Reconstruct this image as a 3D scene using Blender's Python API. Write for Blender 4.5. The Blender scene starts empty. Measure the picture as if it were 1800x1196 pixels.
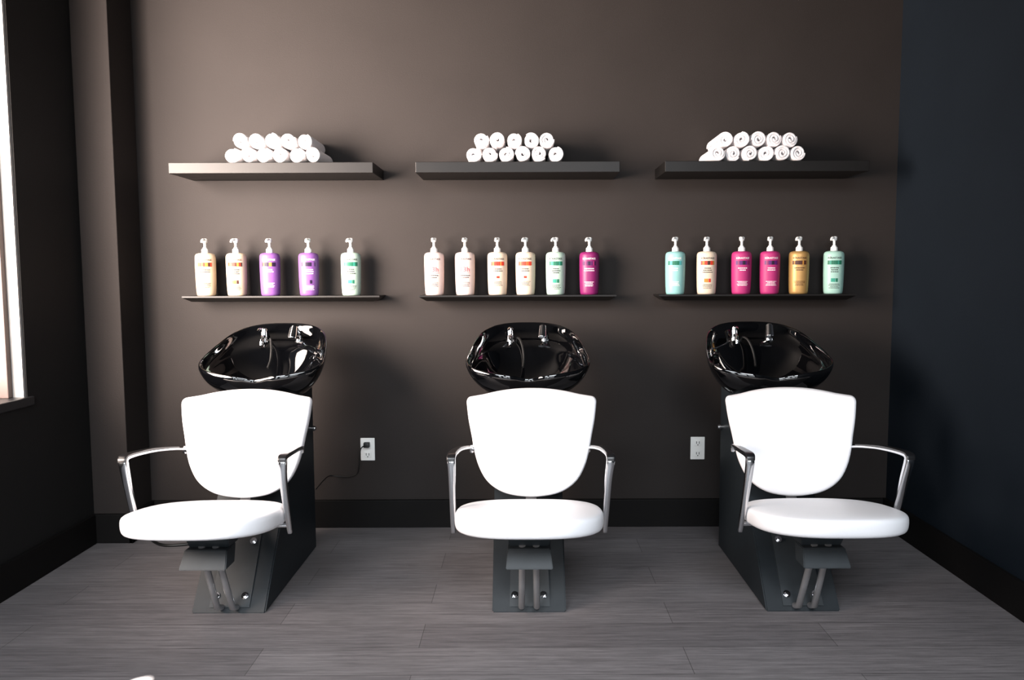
import bpy, bmesh, math, random
from mathutils import Vector, Matrix
random.seed(7)
scn = bpy.context.scene
COL = scn.collection

# ------------------------------------------------------------------ materials
def mk(name, col, rough=0.5, metal=0.0, var=0.0, vscale=8.0, bump=0.0, bscale=60.0, coat=0.0, spec=None, sheen=0.0):
    m = bpy.data.materials.new(name); m.use_nodes = True
    nt = m.node_tree; b = nt.nodes['Principled BSDF']
    b.inputs['Base Color'].default_value = (*col, 1)
    b.inputs['Roughness'].default_value = rough
    b.inputs['Metallic'].default_value = metal
    b.inputs['Coat Weight'].default_value = coat
    b.inputs['Sheen Weight'].default_value = sheen
    if spec is not None: b.inputs['Specular IOR Level'].default_value = spec
    tc = nt.nodes.new('ShaderNodeTexCoord')
    if var > 0:
        n = nt.nodes.new('ShaderNodeTexNoise'); n.inputs['Scale'].default_value = vscale; n.inputs['Detail'].default_value = 5
        nt.links.new(tc.outputs['Object'], n.inputs['Vector'])
        r = nt.nodes.new('ShaderNodeValToRGB')
        r.color_ramp.elements[0].position = .3; r.color_ramp.elements[1].position = .7
        r.color_ramp.elements[0].color = (*[c*(1-var) for c in col], 1)
        r.color_ramp.elements[1].color = (*[min(1, c*(1+var)) for c in col], 1)
        nt.links.new(n.outputs['Fac'], r.inputs['Fac']); nt.links.new(r.outputs['Color'], b.inputs['Base Color'])
    if bump > 0:
        n2 = nt.nodes.new('ShaderNodeTexNoise'); n2.inputs['Scale'].default_value = bscale; n2.inputs['Detail'].default_value = 4
        nt.links.new(tc.outputs['Object'], n2.inputs['Vector'])
        bp = nt.nodes.new('ShaderNodeBump'); bp.inputs['Strength'].default_value = bump; bp.inputs['Distance'].default_value = .004
        nt.links.new(n2.outputs['Fac'], bp.inputs['Height']); nt.links.new(bp.outputs['Normal'], b.inputs['Normal'])
    return m

M_wall = mk('brown_wall_paint', (.0232, .0197, .0186), .65, var=.05, vscale=3, bump=.15, bscale=180, spec=.12)
M_rwall = mk('blue_black_wall_paint', (.0066, .0104, .0156), .65, var=.05, vscale=3, bump=.15, bscale=180, spec=.15)
M_lwall = mk('charcoal_wall_paint', (.012, .0118, .0118), .65, var=.05, vscale=3, bump=.15, bscale=180, spec=.15)
M_ceil = mk('ceiling_paint', (.05, .05, .05), .8, var=.05)
M_trim = mk('black_trim_paint', (.0050, .0045, .0044), .6, var=.05, spec=.12)
M_jamb = mk('white_window_trim', (.26, .255, .25), .5, var=.03)
M_case = mk('pinkish_window_casing', (.080, .052, .045), .5, var=.05)
M_sill = mk('dark_sill', (.014, .015, .017), .4, var=.05)
M_shelf = mk('espresso_shelf', (.0062, .0055, .0052), .42, var=.1, vscale=20, spec=.28)
M_towel = mk('white_terry', (.88, .84, .85), .95, var=.02, vscale=60, bump=.6, bscale=420, sheen=.2)
M_vinyl = mk('white_vinyl', (.86, .86, .885), .42, var=.01, bump=.08, bscale=260)
M_black = mk('gloss_black_ceramic', (.0012, .0013, .0017), .025, var=.1, coat=1.0)
M_ped = mk('satin_graphite_panel', (.0105, .0145, .0180), .48, var=.08, vscale=30, spec=.3)
M_plate = mk('grey_steel', (.020, .025, .029), .5, metal=0, var=.08, vscale=25, spec=.35)
M_strut = mk('satin_steel_tube', (.36, .36, .37), .28, metal=.7, var=.05, vscale=25)
M_chrome = mk('chrome', (.82, .82, .84), .09, metal=1.0, var=.02)
M_satin = mk('satin_chrome', (.66, .67, .69), .15, metal=1.0, var=.02)
M_pad = mk('black_arm_pad', (.008, .008, .009), .28, var=.1)
M_rub = mk('black_rubber', (.005, .005, .005), .5, var=.1)
M_white = mk('white_plastic', (.8, .8, .78), .35, var=.02)
M_dark = mk('slot_dark', (.02, .02, .02), .6, var=.05)

# floor: grey wood planks along x
def floor_mat():
    m = bpy.data.materials.new('grey_wood_planks'); m.use_nodes = True
    nt = m.node_tree; b = nt.nodes['Principled BSDF']; L = nt.links.new
    tc = nt.nodes.new('ShaderNodeTexCoord')
    mp = nt.nodes.new('ShaderNodeMapping'); mp.inputs['Location'].default_value = (.38, .02, 0)
    L(tc.outputs['Object'], mp.inputs['Vector'])
    br = nt.nodes.new('ShaderNodeTexBrick'); br.offset = .37
    br.inputs['Scale'].default_value = 1; br.inputs['Brick Width'].default_value = 1.5
    br.inputs['Row Height'].default_value = .19; br.inputs['Mortar Size'].default_value = .0012
    br.inputs['Mortar Smooth'].default_value = .2
    br.inputs['Color1'].default_value = (.150, .139, .143, 1); br.inputs['Color2'].default_value = (.192, .179, .183, 1)
    br.inputs['Mortar'].default_value = (.06, .055, .057, 1)
    L(mp.outputs['Vector'], br.inputs['Vector'])
    def grain(sx, sy, sc, lo, hi):
        mg = nt.nodes.new('ShaderNodeMapping'); mg.inputs['Scale'].default_value = (sx, sy, 1)
        L(tc.outputs['Object'], mg.inputs['Vector'])
        n = nt.nodes.new('ShaderNodeTexNoise'); n.inputs['Scale'].default_value = sc; n.inputs['Detail'].default_value = 8; n.inputs['Roughness'].default_value = .65
        n.inputs['Distortion'].default_value = .3
        L(mg.outputs['Vector'], n.inputs['Vector'])
        r = nt.nodes.new('ShaderNodeValToRGB'); r.color_ramp.elements[0].position = .3; r.color_ramp.elements[1].position = .7
        r.color_ramp.elements[0].color = (lo, lo, lo, 1); r.color_ramp.elements[1].color = (hi, hi, hi, 1)
        L(n.outputs['Fac'], r.inputs['Fac']); return n, r
    n, r = grain(1.0, 24, 3, .66, 1.25)
    n3, r3 = grain(3.0, 110, 3, .64, 1.28)
    mx = nt.nodes.new('ShaderNodeMix'); mx.data_type = 'RGBA'; mx.blend_type = 'MULTIPLY'; mx.inputs[0].default_value = 1
    L(br.outputs['Color'], mx.inputs[6]); L(r.outputs['Color'], mx.inputs[7])
    mx2 = nt.nodes.new('ShaderNodeMix'); mx2.data_type = 'RGBA'; mx2.blend_type = 'MULTIPLY'; mx2.inputs[0].default_value = 1
    L(mx.outputs[2], mx2.inputs[6]); L(r3.outputs['Color'], mx2.inputs[7]); L(mx2.outputs[2], b.inputs['Base Color'])
    b.inputs['Roughness'].default_value = .36
    bp = nt.nodes.new('ShaderNodeBump'); bp.inputs['Strength'].default_value = .12; bp.inputs['Distance'].default_value = .003
    L(n3.outputs['Fac'], bp.inputs['Height']); L(bp.outputs['Normal'], b.inputs['Normal'])
    return m
M_floor = floor_mat()

# ------------------------------------------------------------------ helpers
def obj_from_bm(name, bm, mat, parent=None, smooth=True, loc=(0, 0, 0), angle=40):
    bmesh.ops.recalc_face_normals(bm, faces=bm.faces)
    me = bpy.data.meshes.new(name); bm.to_mesh(me); bm.free()
    for m in (mat if isinstance(mat, (list, tuple)) else [mat]): me.materials.append(m)
    if smooth:
        for p in me.polygons: p.use_smooth = True
        try: me.set_sharp_from_angle(angle=math.radians(angle))
        except Exception: pass
    o = bpy.data.objects.new(name, me); COL.objects.link(o); o.location = loc
    if parent: o.parent = parent
    return o

def bm_box(bm, x0, x1, y0, y1, z0, z1, bev=0.0, seg=2):
    t = bmesh.new(); bmesh.ops.create_cube(t, size=1)
    for v in t.verts:
        v.co = Vector(((x0+x1)/2+v.co.x*(x1-x0), (y0+y1)/2+v.co.y*(y1-y0), (z0+z1)/2+v.co.z*(z1-z0)))
    if bev: bmesh.ops.bevel(t, geom=t.edges[:], offset=bev, segments=seg, affect='EDGES', profile=.5)
    merge(bm, t)

def merge(bm, t, M=None):
    me = bpy.data.meshes.new('tmp'); 
    if M is not None: bmesh.ops.transform(t, matrix=M, verts=t.verts)
    t.to_mesh(me); t.free(); bm.from_mesh(me); bpy.data.meshes.remove(me)

def bm_cyl(bm, p0, p1, r0, r1=None, seg=24, bev=0.0):
    r1 = r0 if r1 is None else r1
    p0 = Vector(p0); p1 = Vector(p1); d = p1-p0
    t = bmesh.new(); bmesh.ops.create_cone(t, cap_ends=True, segments=seg, radius1=r0, radius2=r1, depth=d.length)
    if bev:
        es = [e for e in t.edges if any(len(f.verts) > 4 for f in e.link_faces)]
        bmesh.ops.bevel(t, geom=es, offset=bev, segments=2, affect='EDGES')
    q = Vector((0, 0, 1)).rotation_difference(d.normalized())
    merge(bm, t, Matrix.Translation((p0+p1)/2) @ q.to_matrix().to_4x4())

def catmull(pts, n=8, closed=False):
    P = [Vector(p) for p in pts]; out = []; N = len(P)
    rng = N if closed else N-1
    for i in range(rng):
        if closed: a, b, c, d = P[(i-1) % N], P[i], P[(i+1) % N], P[(i+2) % N]
        else: a, b, c, d = P[max(i-1, 0)], P[i], P[i+1], P[min(i+2, N-1)]
        for k in range(n):
            t = k/n
            out.append(.5*((2*b)+(c-a)*t+(2*a-5*b+4*c-d)*t*t+(3*b-a-3*c+d)*t**3))
    if not closed: out.append(P[-1])
    return out

def bm_sweep(bm, pts, a, b=None, ref=(1, 0, 0), seg=14, power=2.0):
    N = len(pts); b = a if b is None else b
    A = a if isinstance(a, list) else [a]*N; B = b if isinstance(b, list) else [b]*N
    r = Vector(ref); rings = []
    for i, p in enumerate(pts):
        t = (pts[min(i+1, N-1)]-pts[max(i-1, 0)]).normalized()
        r = (r-t*r.dot(t)).normalized(); n = t.cross(r)
        ring = []
        for k in range(seg):
            th = 2*math.pi*k/seg; c, s = math.cos(th), math.sin(th)
            c = math.copysign(abs(c)**(2/power), c); s = math.copysign(abs(s)**(2/power), s)
            ring.append(bm.verts.new(p+r*A[i]*c+n*B[i]*s))
        rings.append(ring)
    for i in range(N-1):
        for k in range(seg):
            bm.faces.new((rings[i][k], rings[i][(k+1) % seg], rings[i+1][(k+1) % seg], rings[i+1][k]))
    bm.faces.new(rings[0][::-1]); bm.faces.new(rings[-1])

def interp(keys, n):
    out = []
    for i in range(n):
        t = i/(n-1)*(len(keys)-1); k = min(int(t), len(keys)-2); out.append(keys[k]+(keys[k+1]-keys[k])*(t-k))
    return out

def bm_rings(bm, rings, cap0=None, cap1=None):
    V = [[bm.verts.new(p) for p in r] for r in rings]; n = len(V[0])
    for i in range(len(V)-1):
        for k in range(n): bm.faces.new((V[i][k], V[i][(k+1) % n], V[i+1][(k+1) % n], V[i+1][k]))
    for cap, R in ((cap0, V[0]), (cap1, V[-1])):
        if cap is not None:
            c = bm.verts.new(cap)
            for k in range(n): bm.faces.new((R[k], R[(k+1) % n], c))

def empty(name, loc):
    o = bpy.data.objects.new(name, None); o.empty_display_size = .1; o.location = loc; COL.objects.link(o); return o

def meta(o, label, cat, group=None):
    o['label'] = label; o['category'] = cat
    if group: o['group'] = group

def struct(o): o['kind'] = 'structure'; return o

def duplicate(src, loc):
    def rec(s, par):
        n = s.copy(); COL.objects.link(n)
        if par: n.parent = par
        for c in s.children: rec(c, n)
        return n
    n = rec(src, None); n.location = loc
    return n

# ------------------------------------------------------------------ room
XL, XR, YF, ZC = -2.16, 1.92, -8.6, 3.3
def room_box(name, mat, *dims, bev=0):
    bm = bmesh.new(); bm_box(bm, *dims, bev=bev); return struct(obj_from_bm(name, bm, mat, smooth=False))
room_box('floor', M_floor, XL-.4, XR+.3, YF, .2, -.1, 0)
room_box('wall_back', M_wall, XL-.35, XR+.3, 0, .2, 0, ZC)
room_box('wall_right', M_rwall, XR, XR+.2, YF, 0, 0, ZC)
room_box('ceiling', M_ceil, XL-.4, XR+.3, YF, .2, ZC, ZC+.1)
bm = bmesh.new(); WT = .34
bm_box(bm, XL-WT, XL, -.69, 0, 0, ZC); bm_box(bm, XL-WT, XL, -4.2, -.69, 0, .77)
bm_box(bm, XL-WT, XL, -4.2, -.69, 3.1, ZC); bm_box(bm, XL-WT, XL, YF, -4.2, 0, ZC)
struct(obj_from_bm('wall_left', bm, M_lwall, smooth=False))
room_box('trim_1', M_wall, XL, -1.98, -.23, 0, 0, ZC, bev=.003)                 # pilaster
room_box('trim_2', M_jamb, XL-WT, XL-.006, -.705, -.69, .81, 3.1)      # window reveal
room_box('trim_3', M_sill, XL-WT, XL+.012, -4.2, -.66, .77, .81, bev=.004)     # sill
room_box('trim_4', M_case, XL-WT, -2.212, -.735, -.705, .81, 3.1, bev=.003)    # casing against the reveal
bm = bmesh.new()
xw = XL-WT+.02
for (a, b2, c, d) in ((-4.2, -4.12, .81, 3.1), (-.82, -.735, .81, 3.1), (-4.2, -.72, .81, .88), (-4.2, -.72, 3.03, 3.1)):
    bm_box(bm, xw-.03, xw+.02, a, b2, c, d)
struct(obj_from_bm('window_1', bm, M_sill, smooth=False))
bh = .148
room_box('baseboard_back', M_trim, -1.96, XR-.022, -.02, 0, 0, bh, bev=.003)
room_box('baseboard_right', M_trim, XR-.02, XR, YF, 0, 0, bh, bev=.003)
bm = bmesh.new(); bm_box(bm, XL, XL+.02, YF, -.25, 0, bh, .003)
bm_box(bm, XL, -1.96, -.25, -.23, 0, bh, .003); bm_box(bm, -1.98, -1.96, -.25, 0, 0, bh, .003)
struct(obj_from_bm('baseboard_left', bm, M_trim, smooth=False))

# ------------------------------------------------------------------ shelves
upx = [-1.205, -.027, 1.163]
src = None
for i, cx in enumerate(upx):
    if src is None:
        bm = bmesh.new(); bm_box(bm, -.4875, .4875, -.284, 0, 0, .051, .002)
        o = obj_from_bm('floating_shelf', bm, M_shelf, smooth=False); src = o
    else:
        o = src.copy(); COL.objects.link(o)
    o.location = (cx, 0, 1.821)
    meta(o, 'thick black wooden floating shelf carrying rolled white towels', 'shelf', 'thick floating shelves')
lox = [-1.212, -.030, 1.166]
src = None
for i, cx in enumerate(lox):
    if src is None:
        bm = bmesh.new(); w = .492; d = .17; ins = .034
        top = [(-w, 0), (w, 0), (w, -d), (-w, -d)]; bot = [(-w+ins, 0), (w-ins, 0), (w-ins, -d+ins), (-w+ins, -d+ins)]
        bm_rings(bm, [[Vector((x, y, -.004)) for x, y in bot], [Vector((x, y, .017)) for x, y in top], [Vector((x, y, .025)) for x, y in top]])
        bm.verts.ensure_lookup_table()
        bm.faces.new(bm.verts[0:4]); bm.faces.new(bm.verts[8:12])
        o = obj_from_bm('display_ledge', bm, M_shelf, smooth=False); src = o
    else:
        o = src.copy(); COL.objects.link(o)
    o.location = (cx, .002, 1.208)
    meta(o, 'slim black wall ledge with sloping edges holding pump bottles', 'shelf', 'slim bottle ledges')

# ------------------------------------------------------------------ rolled towels
def towel_mesh(seed):
    rnd = random.Random(seed); bm = bmesh.new()
    turns = 2.6; n = 110; R = .0362; r0 = .005; L = .25
    wob = [rnd.uniform(-1, 1) for _ in range(6)]
    ys = [-L/2, -L/2+.002, -L/2+.007, -L/2+.04, -L/6, L/6, L/2-.04, L/2-.007, L/2-.002, L/2]
    kk = [.5, .85, 1, 1, 1, 1, 1, 1, .85, .5]
    rows = []; m = len(ys)
    for i in range(n+1):
        t = i/n; th = t*turns*2*math.pi
        pit = (R-r0)/turns; th_k = pit*.505
        rc = min(r0+pit*t*turns, R-th_k)
        wv = 1+.010*math.sin(th*2+wob[0]*3)
        off = .004*math.sin(th*1.1+wob[1]*4)*(.4+t) + .006*(1-t)*wob[2]
        loop = []
        c, s = math.cos(th), math.sin(th)
        for sgn, order in ((1, range(m)), (-1, range(m-1, -1, -1))):
            for j in order:
                y = ys[j]; k = th_k*kk[j]
                ro = max(.001, (rc+sgn*k)*wv)
                yy = y+(off if y < 0 else -off)
                loop.append(Vector((ro*c, yy, ro*s)))
        rows.append(loop)
    V = [[bm.verts.new(p) for p in r] for r in rows]; m = len(V[0])
    for i in range(n):
        for k in range(m): bm.faces.new((V[i][k], V[i][(k+1) % m], V[i+1][(k+1) % m], V[i+1][k]))
    bm.faces.new(V[0]); bm.faces.new(V[-1][::-1])
    bmesh.ops.recalc_face_normals(bm, faces=bm.faces)
    me = bpy.data.meshes.new('rolled_towel'); bm.to_mesh(me); bm.free(); me.materials.append(M_towel)
    for p in me.polygons: p.use_smooth = True
    me.set_sharp_from_angle(angle=math.radians(75))
    return me
tm = [towel_mesh(s) for s in range(4)]
ztop = 1.872
tw = [(-1.200, .0770), (-.042, .0790), (1.122, .0770)]
for si, (cx, sp) in enumerate(tw):
    for row, cnt in ((0, 6), (1, 5)):
        for k in range(cnt):
            o = bpy.data.objects.new('rolled_towel', random.choice(tm)); COL.objects.link(o)
            dz = math.sqrt(max(0, .0738**2-(sp/2)**2))
            o.location = (cx+(k-(cnt-1)/2)*sp+(random.uniform(-.002, .002) if row else 0), -.145+random.uniform(-.010, .010), ztop+.0370+row*(dz+.002)+(random.uniform(0, .004) if row else 0))
            o.rotation_euler = (0, random.uniform(0, 6.28), random.uniform(-.012, .012))
            meta(o, 'tightly rolled white terry towel stacked on a black shelf', 'towel', 'rolled towels on the shelves')

# ------------------------------------------------------------------ pump bottles
prof = [(0, .0405), (.003, .0440), (.012, .0460), (.04, .0478), (.08, .0490), (.12, .0497), (.155, .0500), (.188, .0499), (.200, .0489), (.2075, .0458), (.2120, .0400), (.2150, .030), (.2162, .0165)]
def rad(z):
    for (a, ra), (b, rb) in zip(prof, prof[1:]):
        if a <= z <= b: return ra+(rb-ra)*(z-a)/(b-a)
    return prof[-1][1]
RY = .88
def wrap(x, z, off=.0006):
    r = rad(z); a = x/.048
    return Vector(((r+off)*math.sin(a), -(r*RY+off)*math.cos(a), z))
bm = bmesh.new(); NS = 48
bm_rings(bm, [[Vector((r*math.cos(2*math.pi*k/NS), r*RY*math.sin(2*math.pi*k/NS), z)) for k in range(NS)] for z, r in prof], cap0=Vector((0, 0, .002)), cap1=Vector((0, 0, .2165)))
bmesh.ops.recalc_face_normals(bm, faces=bm.faces)
me_body = bpy.data.meshes.new('bottle_body'); bm.to_mesh(me_body); bm.free()
for p in me_body.polygons: p.use_smooth = True
me_body.set_sharp_from_angle(angle=math.radians(60))
# pump
bm = bmesh.new()
bm_cyl(bm, (0, 0, .214), (0, 0, .236), .0175, .0165, bev=.002)
bm_cyl(bm, (0, 0, .236), (0, 0, .244), .0125, .009, bev=.001)
bm_cyl(bm, (0, 0, .244), (0, 0, .270), .0062)
bm_cyl(bm, (0, 0, .266), (0, 0, .288), .0115, .0145, bev=.003)
pp = catmull([Vector((0, 0, .280)), Vector((-.018, 0, .282)), Vector((-.031, 0, .278)), Vector((-.038, 0, .268))], 5)
bm_sweep(bm, pp, interp([.010, .008, .006, .005], len(pp)), interp([.007, .006, .005, .004], len(pp)), ref=(0, 1, 0))
bmesh.ops.recalc_face_normals(bm, faces=bm.faces)
me_pump = bpy.data.meshes.new('pump'); bm.to_mesh(me_pump); bm.free(); me_pump.materials.append(M_white)
for p in me_pump.polygons: p.use_smooth = True
me_pump.set_sharp_from_angle(angle=math.radians(40))

def text_geo(body, size):
    cu = bpy.data.curves.new('t', 'FONT'); cu.body = body; cu.size = size; cu.align_x = 'CENTER'; cu.resolution_u = 3; cu.offset = size*.014
    o = bpy.data.objects.new('t', cu); COL.objects.link(o)
    dg = bpy.context.evaluated_depsgraph_get(); me = bpy.data.meshes.new_from_object(o.evaluated_get(dg))
    V = [v.co.copy() for v in me.vertices]; F = [tuple(p.vertices) for p in me.polygons]
    bpy.data.objects.remove(o); bpy.data.curves.remove(cu); bpy.data.meshes.remove(me)
    return V, F
T_LOGO = text_geo('K\u00c9RASTASE', .0128)
T_13 = text_geo('13h', .034)
cm = {}
def cmat(col, rough=.5, metal=0):
    k = (col, metal)
    if k not in cm: cm[k] = mk('print_%d' % len(cm), col, rough, metal=metal, var=.03, vscale=30, spec=.3)
    return cm[k]
def add_text(bm, geo, x0, z0, mi):
    V, F = geo; vs = [bm.verts.new(wrap(v.x+x0, v.y+z0, .0012)) for v in V]
    for f in F:
        try: fa = bm.faces.new([vs[i] for i in f]); fa.material_index = mi
        except ValueError: pass
def add_patch(bm, x0, x1, z0, z1, mi, off=.0009):
    nx = max(1, int((x1-x0)/.004)); nz = max(1, int((z1-z0)/.006))
    g = [[bm.verts.new(wrap(x0+(x1-x0)*i/nx, z0+(z1-z0)*j/nz, off)) for i in range(nx+1)] for j in range(nz+1)]
    for j in range(nz):
        for i in range(nx):
            f = bm.faces.new((g[j][i], g[j][i+1], g[j+1][i+1], g[j+1][i])); f.material_index = mi
def label_mesh(txtcol, bandcols, style, seed):
    rnd = random.Random(seed); bm = bmesh.new(); mats = [cmat(txtcol)]+[cmat(c) for c in bandcols]
    add_text(bm, T_LOGO, 0, .176, 0)
    if style == 'h':
        add_text(bm, T_13, -.002, .118, 1)
        add_patch(bm, -.026, .026, .110, .112, 1)
    else:
        seq = [1, 2, 1, 3, 1, 2, 3]
        x = -.034; i = 0
        while x < .033:
            w = rnd.choice([.006, .009, .013]); w = min(w, .034-x)
            mi = seq[i % len(seq)]; mi = min(mi, len(bandcols))
            add_patch(bm, x, x+w, .147, .167, mi); x += w+.0006; i += 1
    zz = .128 if style != 'h' else .096
    for k in range(3 if style == 'k' else 2):
        ww = rnd.uniform(.014, .026); x = -ww
        while x < ww:
            l = rnd.uniform(.003, .008); add_patch(bm, x, min(x+l, ww), zz, zz+.0046, 0); x += l+.0016
        zz -= .010
    if style == 'k':
        add_patch(bm, -.016, .004, .060, .078, min(2, len(bandcols))); add_patch(bm, .006, .016, .060, .078, 1)
        zz = .048
    elif style == 'r':
        add_patch(bm, -.006, .008, .084, .095, 1); zz = .066
    else: zz = .062
    for k in range(4):
        ww = rnd.uniform(.018, .028); x = -ww
        while x < ww:
            l = rnd.uniform(.003, .010); add_patch(bm, x, min(x+l, ww), zz, zz+.0026, 0); x += l+.0012
        zz -= .0065
    for f in bm.faces:
        f.normal_update(); c = f.calc_center_median()
        if f.normal.dot(Vector((c.x, c.y, 0))) < 0: f.normal_flip()
    me = bpy.data.meshes.new('printed_label'); bm.to_mesh(me); bm.free()
    for m in mats: me.materials.append(m)
    return me

creamL = (.50, .40, .29); cream = (.58, .48, .38); pinkw = (.60, .48, .45); purple = (.17, .07, .25); mint = (.36, .48, .41)
mag = (.18, .014, .095); pink = (.34, .025, .13); gold = (.42, .25, .09); turq = (.21, .42, .41); mint2 = (.30, .49, .43)
brn = (.05, .014, .010); gld = (.40, .18, .03); red = (.50, .035, .018); grn = (.012, .13, .075); dgy = (.045, .038, .038); wht = (.8, .75, .75); blk = (.015, .006, .025)
specs = [
 (-1.610, creamL, dgy, (gld, brn, red), 'n', 'cream pump bottle with gold and brown band'),
 (-1.454, creamL, dgy, (brn, gld, red), 'k', 'cream pump bottle with brown and gold band'),
 (-1.284, purple, wht, (blk, gld, blk), 'n', 'purple pump bottle with dark band'),
 (-1.088, purple, wht, (blk, purple, blk), 'k', 'purple pump bottle with black blocks'),
 (-.874, mint, dgy, (grn, (.03, .25, .18), grn), 'k', 'pale mint pump bottle with dark green band'),
 (-.453, pinkw, dgy, ((.55, .11, .13),), 'h', 'pale pink pump bottle with rose lettering'),
 (-.297, pinkw, dgy, ((.55, .11, .13),), 'h', 'pale pink pump bottle with rose lettering'),
 (-.133, cream, dgy, (red, gld, red), 'r', 'cream pump bottle with red band'),
 (.009, cream, dgy, (red, (.65, .10, .03), red), 'r', 'cream pump bottle with red band'),
 (.162, mint, dgy, (grn, (.03, .25, .18), grn), 'k', 'pale mint pump bottle with green band'),
 (.332, mag, wht, ((.08, .01, .08), pink, blk), 'n', 'deep magenta pump bottle with white lettering'),
 (.767, turq, wht, (grn, (.06, .3, .3), grn), 'n', 'turquoise pump bottle with white lettering'),
 (.926, cream, dgy, (red, gld, brn), 'k', 'cream pump bottle with red blocks'),
 (1.102, pink, wht, ((.08, .01, .12), mag, blk), 'n', 'hot pink pump bottle with purple band'),
 (1.246, pink, wht, ((.08, .01, .12), mag, blk), 'n', 'hot pink pump bottle with purple band'),
 (1.393, gold, brn, (brn, gld, brn), 'n', 'metallic gold pump bottle with dark lettering'),
 (1.569, mint2, dgy, (grn, (.03, .25, .18), grn), 'k', 'mint green pump bottle with green band'),
]
for i, (x, col, tc_, bands, st, lab) in enumerate(specs):
    e = empty('pump_bottle', (x, -.095, 1.2335)); meta(e, lab+' on ledge', 'bottle', 'pump bottles on the ledges')
    e.rotation_euler = (0, 0, random.uniform(-.10, .10) + (.22 if x < -.7 else (-.2 if x > .7 else 0)))
    mb = me_body.copy(); mb.materials.append(cmat(col, .40, .35 if col == gold else 0))
    b = bpy.data.objects.new('bottle_body', mb); COL.objects.link(b); b.parent = e
    p = bpy.data.objects.new('pump', me_pump); COL.objects.link(p); p.parent = e; p['label'] = 'white pump dispenser'
    p.rotation_euler = (0, 0, random.uniform(.95, 1.4))
    l = bpy.data.objects.new('printed_label', label_mesh(tc_, bands, st, i)); COL.objects.link(l); l.parent = e

# ------------------------------------------------------------------ shampoo chair unit (local: y measured from wall, shifted)
OY = .7
root = empty('shampoo_chair', (0, -OY, 0))
def part(name, bm, mat, parent=None, smooth=True, angle=40, label=None):
    o = obj_from_bm(name, bm, mat, parent or root, smooth, angle=angle)
    if parent is None: o.location = (0, OY, 0)
    if label: o['label'] = label
    return o
# pedestal
bm = bmesh.new()
pr = [(-1.066, 0), (-.31, 0), (-.31, .80), (-.458, .80)]
A = [bm.verts.new((-.146, y, z)) for y, z in pr]; B = [bm.verts.new((.146, y, z)) for y, z in pr]
bm.faces.new(A); bm.faces.new(B[::-1])
for k in range(4): bm.faces.new((A[k], A[(k+1) % 4], B[(k+1) % 4], B[k]))
bmesh.ops.bevel(bm, geom=bm.edges[:], offset=.005, segments=2, affect='EDGES')
ped = part('pedestal', bm, M_ped, smooth=False, label='slanted graphite pedestal box')
bm = bmesh.new()
def slab(bm, x0, x1, z0, z1, t, x0b=None, x1b=None):
    x0b = x0 if x0b is None else x0b; x1b = x1 if x1b is None else x1b
    f = []
    for off in (-.002, t):
        f.append([bm.verts.new((x, -1.066+.76*z-off, z)) for x, z in ((x0, z0), (x1, z0), (x1b, z1), (x0b, z1))])
    a, b = f; bm.faces.new(a); bm.faces.new(b[::-1])
    for k in range(4): bm.faces.new((a[k], a[(k+1) % 4], b[(k+1) % 4], b[k]))
slab(bm, -.078, .082, .022, .30, .007, -.07, .075)
part('mounting_plate', bm, M_plate, parent=ped, smooth=False)
for (bx, bz) in ((-.057, .058), (.057, .058), (-.05, .235), (.05, .235)):
    bm = bmesh.new(); y = -1.066+.76*bz
    n = Vector((0, -.796, .605))
    p0 = Vector((bx, y-.008, bz))
    bm_cyl(bm, p0, p0+n*.006, .014, bev=.001); bm_cyl(bm, p0+n*.005, p0+n*.018, .009, seg=6, bev=.001)
    part('bolt', bm, M_chrome, parent=ped, label='chrome hex bolt')
for s in (-1, 1):
    bm = bmesh.new()
    bm_cyl(bm, (s*.140, -.345, .60), (s*.156, -.345, .60), .008); bm_cyl(bm, (s*.154, -.345, .60), (s*.168, -.345, .60), .014, bev=.004)
    part('side_knob', bm, M_chrome, parent=ped, label='small chrome side knob')
# support struts (straight)
for s in (-1, 1):
    bm = bmesh.new()
    pts = [Vector((s*.026, -1.222, .33)), Vector((s*.026, -1.195, .26)), Vector((s*.028, -1.145, .15)), Vector((s*.030, -1.095, .040)), Vector((s*.030, -1.055, .022))]
    bm_sweep(bm, pts, .0125, seg=18)
    part('support_strut', bm, M_strut, label='satin steel support strut')
# seat bracket
bm = bmesh.new()
def frus(bm, top, bot):
    a = [bm.verts.new(p) for p in top]; b = [bm.verts.new(p) for p in bot]
    bm.faces.new(a); bm.faces.new(b[::-1])
    for k in range(4): bm.faces.new((a[k], a[(k+1) % 4], b[(k+1) % 4], b[k]))
frus(bm, [(-.086, -1.27, .42), (.086, -1.27, .42), (.086, -1.10, .39), (-.086, -1.10, .39)],
         [(-.074, -1.22, .325), (.074, -1.22, .325), (.074, -1.13, .32), (-.074, -1.13, .32)])
frus(bm, [(-.078, -1.25, .325), (.078, -1.25, .325), (.078, -1.16, .325), (-.078, -1.16, .325)],
         [(-.086, -1.29, .262), (.086, -1.29, .262), (.086, -1.20, .262), (-.086, -1.20, .262)])
bmesh.ops.bevel(bm, geom=bm.edges[:], offset=.003, segments=2, affect='EDGES')
part('seat_bracket', bm, M_plate, smooth=False, label='folded dark steel bracket under the seat')
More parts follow.
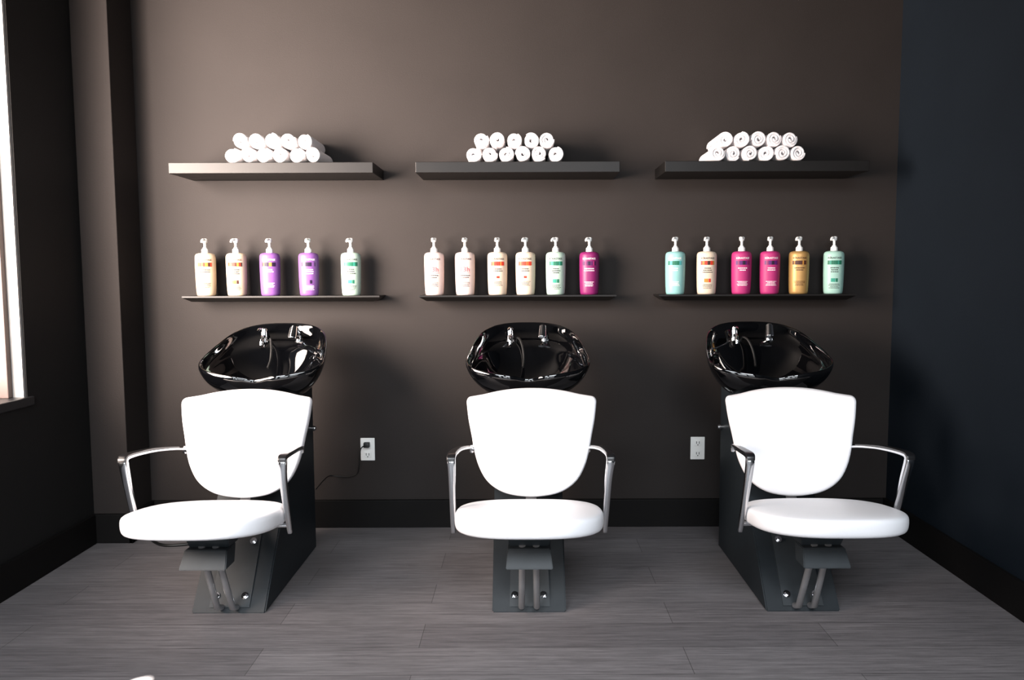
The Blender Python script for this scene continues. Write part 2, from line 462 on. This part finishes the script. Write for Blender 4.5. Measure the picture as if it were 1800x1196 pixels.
# seat
def superell(n, a, yb, yf, pw):
    out = []
    for k in range(n):
        t = 2*math.pi*k/n; c, s = math.cos(t), math.sin(t)
        x = a*math.copysign(abs(c)**(2/pw), c); v = math.copysign(abs(s)**(2/(pw if s > 0 else pw*.86)), s)
        yc = (yb+yf)/2; out.append((x, yc+v*(yb-yf)/2))
    return out
bm = bmesh.new(); so = superell(72, .273, -.985, -1.48, 2.85); syc = -1.2325
def zt(y): return .440+(-.98-y)*.135
rings = []
for s, d in ((.15, .004), (.35, .004), (.55, .004), (.72, .003), (.86, 0), (.95, -.004), (.985, -.010), (1, -.022), (.998, -.048), (.985, -.062), (.955, -.071), (.85, -.075), (.5, -.078), (.2, -.078)):
    rings.append([Vector((x*s, syc+(y-syc)*s, zt(syc+(y-syc)*s)+d)) for x, y in so])
bm_rings(bm, rings, Vector((0, syc, zt(syc)+.004)), Vector((0, syc, zt(syc)-.078)))
seat = part('seat', bm, M_vinyl, angle=80, label='padded white vinyl seat cushion')
sb = seat.modifiers.new('s', 'SUBSURF'); sb.levels = 1; sb.render_levels = 1
# backrest
half = [(0, .853), (.08, .850), (.15, .841), (.200, .831), (.240, .8255), (.262, .8215), (.271, .808), (.270, .785), (.263, .730), (.250, .665), (.239, .605), (.221, .545), (.190, .488), (.142, .447), (.083, .424), (0, .415)]
outl = half+[(-x, z) for x, z in half[-2:0:-1]]
ol = [(p.x, p.y) for p in catmull([Vector((x, z, 0)) for x, z in outl], 4, closed=True)]
bm = bmesh.new(); zc = .645; rings = []; BX = .014
def by(x, z): return -.878+(z-.42)/.41*.105-.50*x*x
for s, d in ((.15, -.026), (.3, -.026), (.45, -.027), (.6, -.029), (.74, -.032), (.86, -.034), (.95, -.032), (.988, -.022), (1.0, -.005), (.995, .012), (.96, .021), (.8, .025), (.55, .026), (.25, .026)):
    rings.append([Vector((BX+x*s, by(x*s, zc+(z-zc)*s)+d, zc+(z-zc)*s)) for x, z in ol])
bm_rings(bm, rings, Vector((BX, by(0, zc)-.026, zc)), Vector((BX, by(0, zc)+.026, zc)))
back = part('backrest', bm, M_vinyl, angle=80, label='shield-shaped white vinyl backrest')
sb = back.modifiers.new('s', 'SUBSURF'); sb.levels = 1; sb.render_levels = 1
# back bracket
bm = bmesh.new()
pts = catmull([(.006, -1.10, .385), (.008, -.96, .372), (.01, -.88, .39), (.012, -.84, .46), (.014, -.82, .56)], 6)
bm_sweep(bm, pts, .022, .006, power=4)
part('back_bracket', bm, M_strut, label='flat steel bar joining seat and backrest')
# arms
for s in (-1, 1):
    bm = bmesh.new()
    o_ = BX*.5
    pts = catmull([(o_+s*.240, -.855, .612), (o_+s*.255, -.92, .629), (s*.275+o_, -1.04, .650), (s*.285+o_, -1.16, .664), (s*.288+o_, -1.236, .669), (s*.2885+o_, -1.254, .664),
                   (s*.2885+o_, -1.258, .648), (s*.286+.004, -1.240, .580), (s*.286+.002, -1.208, .480), (s*.286, -1.174, .385), (s*.286, -1.166, .362)], 6)
    n = len(pts)
    bm_sweep(bm, pts, interp([.007, .009, .011, .0135, .0145, .0145, .0150, .0135, .0115, .009, .008], n), interp([.005, .005, .005, .006, .007, .010, .014, .013, .011, .009, .008], n), power=4, seg=20)
    bm_cyl(bm, (o_+s*.210, -.868, .612), (o_+s*.248, -.860, .612), .010, bev=.002)
    bm_cyl(bm, (o_+s*.242, -.860, .597), (o_+s*.242, -.860, .629), .010, bev=.003)
    bm_cyl(bm, (s*.19, -1.172, .392), (s*.288, -1.172, .392), .009, bev=.002)
    arm = part('armrest', bm, M_satin, label='curved chrome armrest')
    bm = bmesh.new()
    pts = catmull([(o_+s*.253, -.90, .632), (o_+s*.266, -.97, .645), (o_+s*.279, -1.07, .662), (o_+s*.287, -1.17, .673), (o_+s*.2885, -1.241, .678), (o_+s*.289, -1.266, .673), (o_+s*.289, -1.273, .658)], 6)
    n = len(pts)
    bm_sweep(bm, pts, interp([.007, .011, .014, .0160, .0165, .016, .014], n), interp([.003, .0045, .005, .005, .005, .0045, .003], n), power=4, seg=20)
    part('arm_pad', bm, M_pad, parent=arm, label='glossy black arm pad')
# basin
halfb = [(0, -.240), (.06, -.242), (.115, -.253), (.170, -.280), (.214, -.328), (.243, -.395), (.263, -.475), (.276, -.550), (.275, -.607), (.245, -.654), (.190, -.685), (.130, -.704), (.080, -.708), (.040, -.695), (0, -.688)]
outb = halfb+[(-x, y) for x, y in halfb[-2:0:-1]]
ob = [(p.x, p.y) for p in catmull([Vector((x, y, 0)) for x, y in outb], 5, closed=True)]
def rimz(x, y):
    z = 1.098+(y+.24)*.43
    if y < -.50: z -= .030*math.exp(-(x/.06)**2)*min(1, (-.50-y)/.15)
    return z
bm = bmesh.new(); rings = []
for sx, sy, yc, dz, w in ((.22, .22, -.44, -.235, 0), (.42, .42, -.45, -.225, .1), (.60, .60, -.46, -.190, .3), (.75, .75, -.468, -.148, .55), (.87, .87, -.475, -.098, .85), (.95, .95, -.48, -.052, 1), (.985, .985, -.48, -.026, 1), (1, 1, -.48, -.013, 1), (1.003, 1.003, -.48, -.004, 1), (.998, .998, -.48, .003, 1), (.988, .988, -.48, .006, 1), (.975, .975, -.48, .004, 1), (.965, .958, -.481, -.006, 1),
                          (.955, .935, -.483, -.030, 1), (.935, .89, -.487, -.047, 1), (.90, .80, -.50, -.058, 1), (.87, .75, -.505, -.072, 1), (.80, .68, -.505, -.105, .95), (.68, .58, -.505, -.135, .8), (.5, .44, -.50, -.160, .6), (.3, .3, -.49, -.175, .4), (.12, .12, -.485, -.183, .3)):
    r = []
    for x, y in ob:
        X = x*sx; Y = yc+(y+.48)*sy
        r.append(Vector((X, Y, w*rimz(X, Y)+(1-w)*.985+dz)))
    rings.append(r)
bm_rings(bm, rings, Vector((0, -.44, .748)), Vector((0, -.485, .81)))
basin = part('basin', bm, M_black, angle=80, label='glossy black ceramic wash basin with neck dip')
sb = basin.modifiers.new('s', 'SUBSURF'); sb.levels = 1; sb.render_levels = 1
ty = -.295; z0 = 1.098+(ty+.24)*.43-.060
bm = bmesh.new(); tx = -.082
bm_cyl(bm, (tx, ty, z0), (tx, ty, z0+.012), .024, .022, bev=.002)
bm_cyl(bm, (tx, ty, z0+.010), (tx, ty, z0+.052), .0165, .0155, bev=.002)
bm_cyl(bm, (tx, ty, z0+.052), (tx, ty, z0+.066), .017, .014, bev=.004)
pts = catmull([(tx, ty, z0+.060), (tx-.002, ty-.025, z0+.068), (tx-.005, ty-.055, z0+.066), (tx-.007, ty-.072, z0+.058)], 5)
bm_sweep(bm, pts, interp([.007, .006, .008, .006], len(pts)), interp([.006, .004, .004, .003], len(pts)))
pts = catmull([(tx, ty-.005, z0+.026), (tx, ty-.030, z0+.024), (tx, ty-.046, z0+.008), (tx, ty-.050, z0-.012)], 5)
bm_sweep(bm, pts, .010)
part('tap', bm, M_chrome, parent=basin, label='chrome mixer tap with lever')
bm = bmesh.new(); hx = .086
bm_cyl(bm, (hx, ty, z0), (hx, ty, z0+.012), .022, .020, bev=.002)
bm_cyl(bm, (hx, ty, z0+.010), (hx, ty-.004, z0+.034), .013, .015, bev=.002)
bm_cyl(bm, (hx+.006, ty+.004, z0+.024), (hx-.014, ty-.040, z0+.074), .0115, .015, bev=.002)
bm_cyl(bm, (hx-.012, ty-.036, z0+.076), (hx-.016, ty-.058, z0+.020), .017, .023, bev=.003)
part('sprayer', bm, M_chrome, parent=basin, label='chrome hand shower in its holder')
bm = bmesh.new()
pts = catmull([(-.052, ty-.004, z0), (-.048, ty-.02, z0+.016), (-.034, ty-.055, z0+.008), (-.022, ty-.09, z0-.03), (-.018, ty-.12, z0-.075), (-.022, ty-.15, z0-.11)], 7)
bm_sweep(bm, pts, .0055)
part('hose', bm, M_rub, parent=basin, label='black shower hose')
bm = bmesh.new(); bm_cyl(bm, (0, -.49, .806), (0, -.49, .815), .026, .024, bev=.002)
part('drain', bm, M_chrome, parent=basin, label='chrome drain')

ux = [-1.172, .017, 1.100]
root.location = (ux[1], -OY, 0)
meta(root, 'white vinyl shampoo chair with chrome arms and black wash basin', 'salon chair', 'shampoo chairs')
for x in (ux[0], ux[2]):
    duplicate(root, (x, -OY, 0))

# ------------------------------------------------------------------ outlets
def outlet(x):
    e = empty('electrical_outlet', (x, 0, .419)); meta(e, 'white duplex electrical outlet on the dark wall', 'outlet', 'wall outlets')
    bm = bmesh.new(); bm_box(bm, -.0375, .0375, -.006, 0, -.0605, .0605, .003)
    obj_from_bm('cover_plate', bm, M_white, e, smooth=False)
    for zz in (.0285, -.0285):
        bm = bmesh.new(); bm_box(bm, -.018, .018, -.009, -.004, zz-.0165, zz+.0165, .003)
        r = obj_from_bm('receptacle', bm, M_white, e, smooth=False)
        bm = bmesh.new()
        for sx in (-.007, .007): bm_box(bm, sx-.0016, sx+.0016, -.0098, -.0085, zz-.004, zz+.009)
        bm_cyl(bm, (0, -.0085, zz-.010), (0, -.0098, zz-.010), .003, seg=12)
        obj_from_bm('slots', bm, M_dark, r, smooth=False)
    return e
outlet(-.827); outlet(.915)
cord = empty('power_cord', (-.827, -.01, .447)); meta(cord, 'black power cord with plug in the white wall outlet', 'cable')
bm = bmesh.new(); bm_box(bm, -.016, .014, -.028, .0, -.014, .013, .004)
obj_from_bm('plug', bm, M_rub, cord)
bm = bmesh.new()
pts = catmull([(-.008, -.022, 0), (-.024, -.045, -.012), (-.033, -.042, -.05), (-.040, -.03, -.11), (-.056, -.012, -.155), (-.10, -.006, -.172), (-.16, -.006, -.170), (-.20, -.05, -.16), (-.192, -.31, -.155)], 8)
bm_sweep(bm, pts, .0030, seg=10)
obj_from_bm('cable', bm, M_rub, cord)
bm = bmesh.new()
pts = catmull([(-1.93, -.12, .008), (-1.88, -.22, .008), (-1.78, -.30, .008), (-1.66, -.28, .008), (-1.52, -.20, .008), (-1.36, -.14, .008)], 8)
bm_sweep(bm, pts, .007, seg=10)
o = obj_from_bm('floor_cable', bm, M_rub); meta(o, 'thin black cable lying on the wood floor', 'cable')

# ------------------------------------------------------------------ lights
def area(name, loc, rot, sx, sy, power, col, spread=180):
    l = bpy.data.lights.new(name, 'AREA'); l.shape = 'RECTANGLE'; l.size = sx; l.size_y = sy; l.energy = power; l.color = col
    l.spread = math.radians(spread)
    o = bpy.data.objects.new(name, l); COL.objects.link(o); o.location = loc; o.rotation_euler = rot; return o
R90 = math.pi/2
sw = area('side_window_light', (-3.1, -2.3, 1.75), (0, 0, 0), 2.0, 2.0, 400, (1, .84, .74), 105)
sw.rotation_euler = Vector((.50, .86, .10)).to_track_quat('-Z', 'Z').to_euler()
sw2 = area('side_window_fill', (-2.34, -1.25, 2.05), (0, 0, 0), .5, 1.5, 34, (1, .84, .74), 150)  # extra panel added in the window opening to brighten the upper left wall
sw2.rotation_euler = Vector((.85, .53, .0)).to_track_quat('-Z', 'Z').to_euler()
for i, (x, p) in enumerate(((-2.3, 38), (-.5, 32), (1.0, 20))):
    area('storefront_light', (x, -5.6, 1.05), (R90, 0, 0), 1.25, 1.7, p, (.92, .96, 1))
for i, (x, p) in enumerate(((-1.5, 48), (.7, 44))):
    area('high_fill_light', (x, -4.7, 2.75), (math.radians(43), 0, 0), 1.6, .8, p, (.88, .94, 1), 105)  # unseen fill panels above the camera, added to whiten chairs and near floor
sp = bpy.data.lights.new('sun_beam', 'SPOT'); sp.energy = 5000; sp.spot_size = math.radians(3.0); sp.spot_blend = .05; sp.shadow_soft_size = .004; sp.color = (1, .96, .9)
so_ = bpy.data.objects.new('sun_beam', sp); COL.objects.link(so_); so_.location = (-2.05, -3.5, .95)
so_.rotation_euler = (Vector((-1.30, -1.67, 0))-so_.location).to_track_quat('-Z', 'Y').to_euler()
w = bpy.data.worlds.new('w'); scn.world = w; w.use_nodes = True
w.node_tree.nodes['Background'].inputs['Color'].default_value = (.8, .9, 1, 1)
w.node_tree.nodes['Background'].inputs['Strength'].default_value = .1
scn.view_settings.view_transform = 'Standard'

# ------------------------------------------------------------------ camera
cd = bpy.data.cameras.new('camera'); cam = bpy.data.objects.new('camera', cd); COL.objects.link(cam)
cd.sensor_fit = 'HORIZONTAL'; cd.sensor_width = 36; cd.lens = 27.0; cd.shift_x = -21/1800
cam.matrix_world = Matrix.Translation((0, -4, 1.318)) @ Matrix.Rotation(math.radians(90-4.616), 4, 'X') @ Matrix.Rotation(math.radians(-.2), 4, 'Z')
scn.camera = cam
